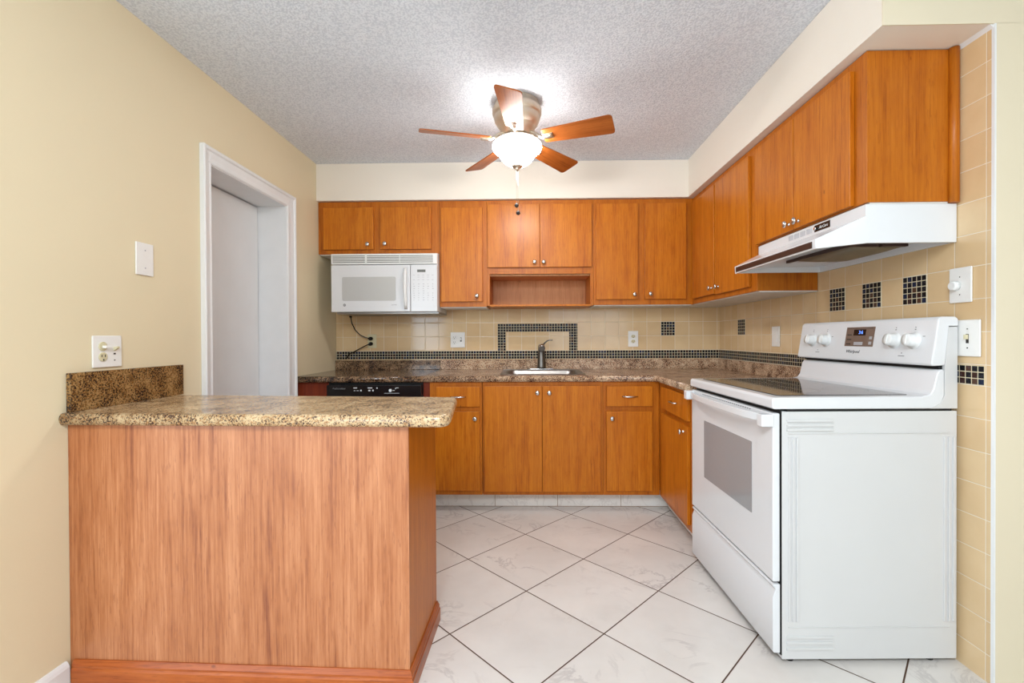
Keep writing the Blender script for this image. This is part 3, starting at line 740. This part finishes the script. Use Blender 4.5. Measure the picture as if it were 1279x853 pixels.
# bar top
bt_ = Thing('peninsula_countertop', 'light speckled granite bar top with a rounded corner, on the peninsula', 'countertop', (-.9, 1.68, .87))
def poly_round(pts, rads, n=8):
    out = []
    N_ = len(pts)
    for i in range(N_):
        p0, p1, p2 = Vector(pts[i-1]), Vector(pts[i]), Vector(pts[(i+1) % N_]); r = rads[i]
        if r == 0: out.append(tuple(p1)); continue
        a = (p0-p1).normalized(); b = (p2-p1).normalized()
        A_, B_ = p1+a*r, p1+b*r
        for k in range(n+1):
            t1 = k/n; out.append(tuple(A_.lerp(p1, t1).lerp(p1.lerp(B_, t1), t1)))
    return out
poly = poly_round([(XL+.001, 1.475), (-.247, 1.425), (-.297, 1.885), (XL+.001, 1.985)], [0, .06, .03, 0])
def inset(pts, d_):
    cx_ = -1.2; out = []
    n = len(pts)
    for i in range(n):
        a, b = Vector(pts[i-1]), Vector(pts[(i+1) % n]); t__ = (b-a).normalized(); nr = Vector((-t__.y, t__.x))
        p_ = Vector(pts[i])+nr*d_
        if pts[i][0] < XL+.01: p_ = Vector((pts[i][0], pts[i][1]+(d_ if i == 0 else -d_)))
        out.append(tuple(p_))
    return out
ZT, ZB = .911, .871
rings = []
for k in range(7):
    a = -math.pi/2+math.pi*k/6
    rings.append((inset(poly, .013*(1-math.cos(a))), (ZT+ZB)/2+(ZT-ZB)/2*math.sin(a)))
bt_.part('slab', loft(MB(), rings, True, True, True), 'granite_pen')
bt_.part('backsplash', MB().box(XL+.0008, XL+.018, 1.500, 2.0, .9112, 1.043), 'granite_splash', .0015)

# ------------------------------------------------------------------ range
RA = math.radians(1.2)
rg = Thing('electric_range', 'white freestanding electric range with glass cooktop against the right wall', 'range', (1.508, 1.626, 0), rotz=RA)
Wd = .765
def rp(name, mb, mat, bevel=0, seg=2, parent=None, label=None): return rg.part(name, mb, mat, bevel, seg, parent, label, local=True)
rp('body', box(-.62, -.004, 0.002, Wd, .016, .890), 'enamel_side', .002)
emb = MB()
# embossed ribs on the near side panel
for x in (-.600, -.585, -.571): emb.box(x, x+.008, -.0028, .003, .15, .80)
for x in (-.052, -.036, -.020): emb.box(x, x+.008, -.0028, .003, .15, .80)
for z in (.822, .838, .854): emb.box(-.605, -.44, -.0028, .003, z, z+.009)
for z in (.050, .070, .090): emb.box(-.605, -.44, -.0028, .003, z, z+.009)
emb.box(-.60, -.03, -.0008, .003, .812, .816).box(-.60, -.03, -.0008, .003, .128, .131)
rp('side_ribs', emb, 'enamel_side', .0012)
rp('gap_shade_top', box(-.60, -.02, .006, Wd-.006, .889, .8975), 'black_gap')  # shade under the cooktop edge, put in as a black strip
# cooktop with riser, profile in x-z, extruded across the width
prof = [(-.648, .899), (-.655, .905), (-.655, .932), (-.648, .940), (-.128, .941), (-.100, .948), (-.088, .965), (-.075, 1.02), (-.066, 1.034), (-.055, 1.037), (-.050, 1.03), (-.050, .945), (-.062, .915), (-.095, .8985)]
rp('cooktop', MB().prism(prof, 0, Wd, 'y'), 'enamel', .004, 3)
gl = rp('cooktop_glass', MB().prism(rrect(-.612, -.138, .045, Wd-.045, .012), .9405, .9432, 'z'), 'ceran', .0006, label='dark glossy glass surface')
ring = MB()
for cx_, cy_, r in ((-.47, .21, .10), (-.47, .55, .08), (-.25, .21, .075), (-.25, .55, .10)):
    n = 48
    for k in range(n):
        a0, a1 = 2*math.pi*k/n, 2*math.pi*(k+1)/n
        ring.add([(cx_+r*math.cos(a0), cy_+r*math.sin(a0), .9434), (cx_+(r+.0015)*math.cos(a0), cy_+(r+.0015)*math.sin(a0), .9434), (cx_+(r+.0015)*math.cos(a1), cy_+(r+.0015)*math.sin(a1), .9434), (cx_+r*math.cos(a1), cy_+r*math.sin(a1), .9434)], [(0, 1, 2, 3)])
rp('burner_rings', ring, 'lcd', parent=gl)
# back guard
rp('back_post', MB().prism([(-.0995, .8985), (-.064, .914), (-.048, .945), (-.048, 1.035), (-.036, 1.185), (-.003, 1.186), (-.003, .8985)], .001, Wd-.001, 'y'), 'enamel_side', .0015)
rp('gap_shade_back', box(-.060, -.046, .012, Wd-.012, 1.020, 1.055), 'black_gap')  # black box painting the shade between riser and control panel
cpn = rp('control_panel', MB().prism([(-.098, 1.052), (-.072, 1.212), (-.062, 1.222), (-.012, 1.222), (-.002, 1.214), (-.002, 1.188), (-.034, 1.188), (-.049, 1.050), (-.090, 1.048)], -.002, Wd+.002, 'y'), 'enamel', .005, 3)
fx = lambda z: -.098+(z-1.052)/.160*.026    # panel face x at height z
nrm = Vector((-.160, 0, .026)).normalized()
upv = Vector((.026, 0, .160)).normalized()
for ky in (.085, .172, .565, .665):
    z = 1.137; p_ = Vector((fx(z), ky, z))
    kn = rp('knob', MB().lathe([(.031, -.001), (.031, .002), (.0235, .0025), (.0235, .010), (.021, .026), (.019, .029)], p_, nrm, 32), 'white_plastic', parent=cpn)
    rp('pointer', MB().lathe([(.0232, .0), (.0232, .0015), (.010, .0018)], p_+nrm*.0285, nrm, 32).xf(Matrix.Identity(4)), 'white_plastic', parent=kn)
    ptr = MB().box(-.003, .003, -.0175, .0175, 0, .0035).xf(frame(p_+nrm*.0300, (0, -1, 0), upv)); rp('grip', ptr, 'white_plastic', .0015, parent=kn)
def on_face(y, z, off=.0006): return Vector((fx(z), y, z))+nrm*off
dpl = rp('display_panel', MB().box(-.081, .081, -.042, .042, 0, .0016).xf(frame(on_face(.357, 1.152, -.0004), (0, -1, 0), upv)), 'brown_panel', .0006, parent=cpn, label='brown display panel')
rp('display', MB().box(-.030, .038, -.013, .013, 0, .0008).xf(frame(on_face(.361, 1.170, .0014), (0, -1, 0), upv)), 'black', parent=dpl)
text_mesh('3:6', .021, 'led', 'digits', dpl, frame(on_face(.350, 1.170, .0024), (0, -1, 0), upv), extrude=.0002)
rp('buttons', MB().box(.058, .072, -.006, .006, 0, .001).box(.058, .072, -.028, -.016, 0, .001).box(-.025, .024, -.031, -.018, 0, .001).xf(frame(on_face(.357, 1.147, .0014), (0, -1, 0), upv)), 'light_print', parent=dpl)
pm = MB()
for i in range(3): pm.box(-.070, -.045, .006-i*.020, .010-i*.020, 0, .001)
pm.box(-.071, .071, .036, .037, 0, .001)
rp('print', pm.xf(frame(on_face(.357, 1.152, .0013), (0, -1, 0), upv)), 'slot', parent=dpl)
text_mesh('Whirlpool', .019, 'slot', 'lettering', cpn, frame(on_face(.385, 1.088, .0004), (0, -1, 0), upv), shear=.3)
pk = MB()
for ky in (.085, .172, .565, .665):
    for dy, dz, w_, h_ in ((0, .042, .006, .003), (0, .050, .004, .003), (-.040, .016, .010, .0022), (.040, .016, .010, .0022)):
        pk.box(ky+dy-w_/2, ky+dy+w_/2, dz-h_/2, dz+h_/2, 0, .0006)
for ky in (.130, .615): pk.box(ky-.002, ky+.002, -.050, -.046, 0, .0006).box(ky-.014, ky+.014, -.060, -.0575, 0, .0006)
b0 = on_face(0, 1.137, .0002); mm = Matrix((Vector((0, 1, 0)), upv, nrm)).transposed().to_4x4(); mm.translation = b0
rp('markings', pk.xf(mm), 'grey_print', parent=cpn)
# door, handle, window, drawer
dr = rp('oven_door', box(-.650, -.624, .006, Wd-.006, .288, .884), 'enamel', .005, 3)
rp('window', MB().prism(rrect(.150, .600, .478, .752, .004), -.6515, -.649, 'x'), 'oven_glass', parent=dr)
hl = []
for i in range(15):
    a = i/14*2-1; hl.append((-.655-.030*(1-abs(a)**4)-.004, Wd/2+a*(Wd/2-.035), .868))
hd = MB()
vs = []
for p_ in hl:
    for q, r_ in ((-.009, -.020), (.009, -.020), (.009, .004), (-.009, .010)): vs.append((p_[0]+q, p_[1], p_[2]+r_))
fs = []
for j in range(len(hl)-1):
    for k in range(4): fs.append((j*4+k, j*4+(k+1) % 4, (j+1)*4+(k+1) % 4, (j+1)*4+k))
hd.add(vs, fs); hd.add(vs[:4], [(0, 1, 2, 3)]); hd.add(vs[-4:], [(3, 2, 1, 0)])
hd.box(-.690, -.645, .004, .040, .836, .880).box(-.690, -.645, Wd-.040, Wd-.004, .836, .880)
rp('handle', hd, 'enamel', .004, 3, parent=dr)
sl = MB()
for i in range(26): sl.box(-.6512, -.6495, .16+i*.018, .168+i*.018, .874, .878)
rp('vent_slots', sl, 'grey_print', parent=dr)
rp('drawer', MB().prism([(-.624, .036), (-.646, .036), (-.650, .042), (-.650, .235), (-.640, .262), (-.650, .274), (-.646, .280), (-.624, .280)], .006, Wd-.006, 'y'), 'enamel', .003)
rp('gap_shade_front', box(-.6235, -.6195, .004, Wd-.004, .03, .895), 'black_gap')  # black sheet painting the shade in the gaps around door and drawer
for a, b in ((-.58, .03), (-.58, Wd-.05), (-.08, .03), (-.08, Wd-.05)):
    rp('foot', MB().lathe([(.014, 0), (.014, .017)], (a, b, 0), (0, 0, 1), 14), 'black')

# ------------------------------------------------------------------ range hood
hdn = Thing('range_hood', 'white under-cabinet range hood above the stove', 'range hood', (XR-.002, 2.02, 1.486))
HY0, HY1 = 1.645, 2.400
XB = XR-.003
# shell as loft: bottom outline -> lip top -> body bottom -> body top
def ring_h(xf_, y0, y1, xc, yc0, yc1): return [(XB, yc0), (xc, yc0), (xf_, y0), (xf_, y1), (xc, yc1), (XB, yc1)]
def z_ring(pts, zf, zb):   # front points lower
    return [(p_[0], p_[1], zf if i in (2, 3) else zb) for i, p_ in enumerate(pts)]
R1 = z_ring(ring_h(1.056, 1.697, 2.350, 1.205, HY0, HY1), 1.477, 1.486)
R2 = z_ring(ring_h(1.054, 1.697, 2.350, 1.205, HY0, HY1), 1.512, 1.520)
R3 = z_ring(ring_h(1.200, HY0+.001, HY1-.001, 1.203, HY0, HY1), 1.581, 1.582)
R4 = z_ring(ring_h(1.200, HY0+.001, HY1-.001, 1.203, HY0, HY1), 1.6225, 1.6225)
# underside recess
R0 = z_ring([(XB-.01, HY0+.012), (1.21, HY0+.012), (1.068, 1.705), (1.068, 2.342), (1.21, HY1-.012), (XB-.01, HY1-.012)], 1.477, 1.486)
R00 = [(p_[0], p_[1], 1.515 if i not in (2, 3) else 1.503) for i, p_ in enumerate(R0)]
mb = MB(); vs = R00+R0+R1+R2+R3+R4; fs = []
for j in range(5):
    for k in range(6): fs.append((j*6+k, j*6+(k+1) % 6, (j+1)*6+(k+1) % 6, (j+1)*6+k))
fs += [(0, 1, 2, 3, 4, 5), tuple(range(30, 36))]
mb.add(vs, fs)
sh = hdn.part('canopy', mb, 'enamel', .0015)
hdn.part('front_strip', MB().box(1.0525, 1.0545, 1.715, 2.335, 1.4825, 1.506), 'brown_strip', parent=sh, label='dark brown strip along the front lip')
bd = hdn.part('badge', MB().box(1.1985, 1.2003, 1.836, 1.934, 1.590, 1.617), 'black', parent=sh, label='black badge with white script')
text_mesh('AirCare', .017, 'white_print', 'lettering', bd, frame((1.198, 1.876, 1.603), (0, -1, 0), (0, 0, 1)), hdn.o, shear=.3)
hdn.part('badge_knob', MB().lathe([(.007, 0), (.006, .008)], (1.1985, 1.924, 1.603), (-1, 0, 0), 14), 'chrome', parent=sh)
gv = MB()
for b_ in range(4):
    for i in range(5):
        y = 1.955+b_*.045+i*.0075
        gv.box(1.1990, 1.2003, y, y+.0035, 1.592, 1.614)
hdn.part('vent_slots', gv, 'light_print', parent=sh)
flt = MB().prism(rrect(1.245, 1.455, 1.80, 2.13, .03), 1.497, 1.506, 'z')
# domed filter
dome = loft(MB(), [(rrect(1.24, 1.46, 1.79, 2.14, .03), 1.512), (rrect(1.24, 1.46, 1.79, 2.14, .03), 1.502), (rrect(1.27, 1.43, 1.84, 2.10, .04), 1.492), (rrect(1.30, 1.40, 1.90, 2.04, .04), 1.489)])
hdn.part('filter', dome, 'filter', parent=sh, label='grey mesh filter')
sl = MB().box(1.232, 1.340, 1.768, 1.785, 1.497, 1.512).box(1.352, 1.45, 1.768, 1.785, 1.497, 1.512).prism([(1.232, 1.768), (1.236, 1.785), (1.222, 2.16), (1.208, 2.16)], 1.497, 1.512)
hdn.part('slots', sl, 'brown_strip', parent=sh)

# ------------------------------------------------------------------ ceiling fan
FX, FY, FZB = -.058, 2.50, 2.235
fan = Thing('ceiling_fan', 'five-blade ceiling fan with wooden blades and a lit frosted bowl', 'ceiling fan', (FX, FY, H))
fan.part('motor_housing', MB().lathe([(.118, 2.4395), (.122, 2.43), (.122, 2.412), (.130, 2.408), (.134, 2.396), (.134, 2.372), (.128, 2.366), (.124, 2.362), (.126, 2.352), (.122, 2.335), (.108, 2.312), (.098, 2.304), (.098, 2.296), (.085, 2.286), (.080, 2.262), (.070, 2.256)], (FX, FY, 0), (0, 0, 1), 48), 'fan_metal')
fan.part('light_collar', MB().lathe([(.055, 2.2620), (.058, 2.2400), (.060, 2.2370), (.118, 2.2310), (.120, 2.2230), (.10, 2.2190)], (FX, FY, 0), (0, 0, 1), 48), 'silver_arm')
fan.part('lamp_bowl', MB().lathe([(.112, 2.2195), (.122, 2.2170), (.1335, 2.2070), (.1355, 2.1950), (.130, 2.1810), (.112, 2.1670), (.100, 2.1530), (.088, 2.1350), (.070, 2.1150), (.045, 2.0990), (.020, 2.0930), (.004, 2.0920)], (FX, FY, 0), (0, 0, 1), 48), 'bowl', label='glowing frosted glass bowl')
fan.part('finial', MB().lathe([(.030, 2.0990), (.031, 2.0930), (.024, 2.0870), (.012, 2.0830), (.013, 2.0780), (.010, 2.0720), (.003, 2.0690)], (FX, FY, 0), (0, 0, 1), 24), 'fan_metal')
for a_deg in (-93, -20, 51, 124, 195):
    R = Matrix.Translation((FX, FY, FZB)) @ Matrix.Rotation(math.radians(a_deg), 4, 'Z') @ Matrix.Rotation(math.radians(-17), 4, 'X')
    out = []
    r0, r1 = .150, .525
    pts = poly_round([(r0, -.048), (r1, -.066), (r1, .066), (r0, .048)], [.012, .024, .024, .012], 5)
    # blade object keeps its own axes so that the grain runs along it
    me_o = MB().prism(pts, -.003, .003, 'z').build('blade', 'wood_blade', fan.e, (0, 0, 0))
    me_o.matrix_local = Matrix.Translation(-fan.o) @ R
    arm = MB().box(.150, .205, -.020, .020, -.006, -.0031)
    arm.lathe([(.011, 0), (.010, .004), (.004, .006)], (.190, 0, -.006), (0, 0, -1), 14)
    a_o = arm.build('blade_plate', 'fan_metal', me_o, (0, 0, 0), .001)
    am = MB().tube([(.070, 0, .034), (.095, 0, .026), (.125, 0, .006), (.150, 0, -.008), (.20, 0, -.010)], .008, 10, [.010, .010, .009, .009, .008])
    am.xf(Matrix.Translation((FX, FY, FZB)) @ Matrix.Rotation(math.radians(a_deg), 4, 'Z'))
    fan.part('blade_arm', am, 'silver_arm')
for dx, zb in ((-.004, 1.885), (.004, 1.850)):
    ch = fan.part('pull_chain', MB().tube([(FX+dx, FY-.012 if dx < 0 else FY+.008, 2.075), (FX+dx, FY-.012 if dx < 0 else FY+.008, zb)], .0012, 6), 'silver_arm')
    fan.part('chain_pull', MB().lathe([(.003, .012), (.009, .006), (.012, 0), (.009, -.008), (.003, -.012)], (FX+dx, FY-.012 if dx < 0 else FY+.008, zb-.008), (0, 0, 1), 16), 'slot', parent=ch)
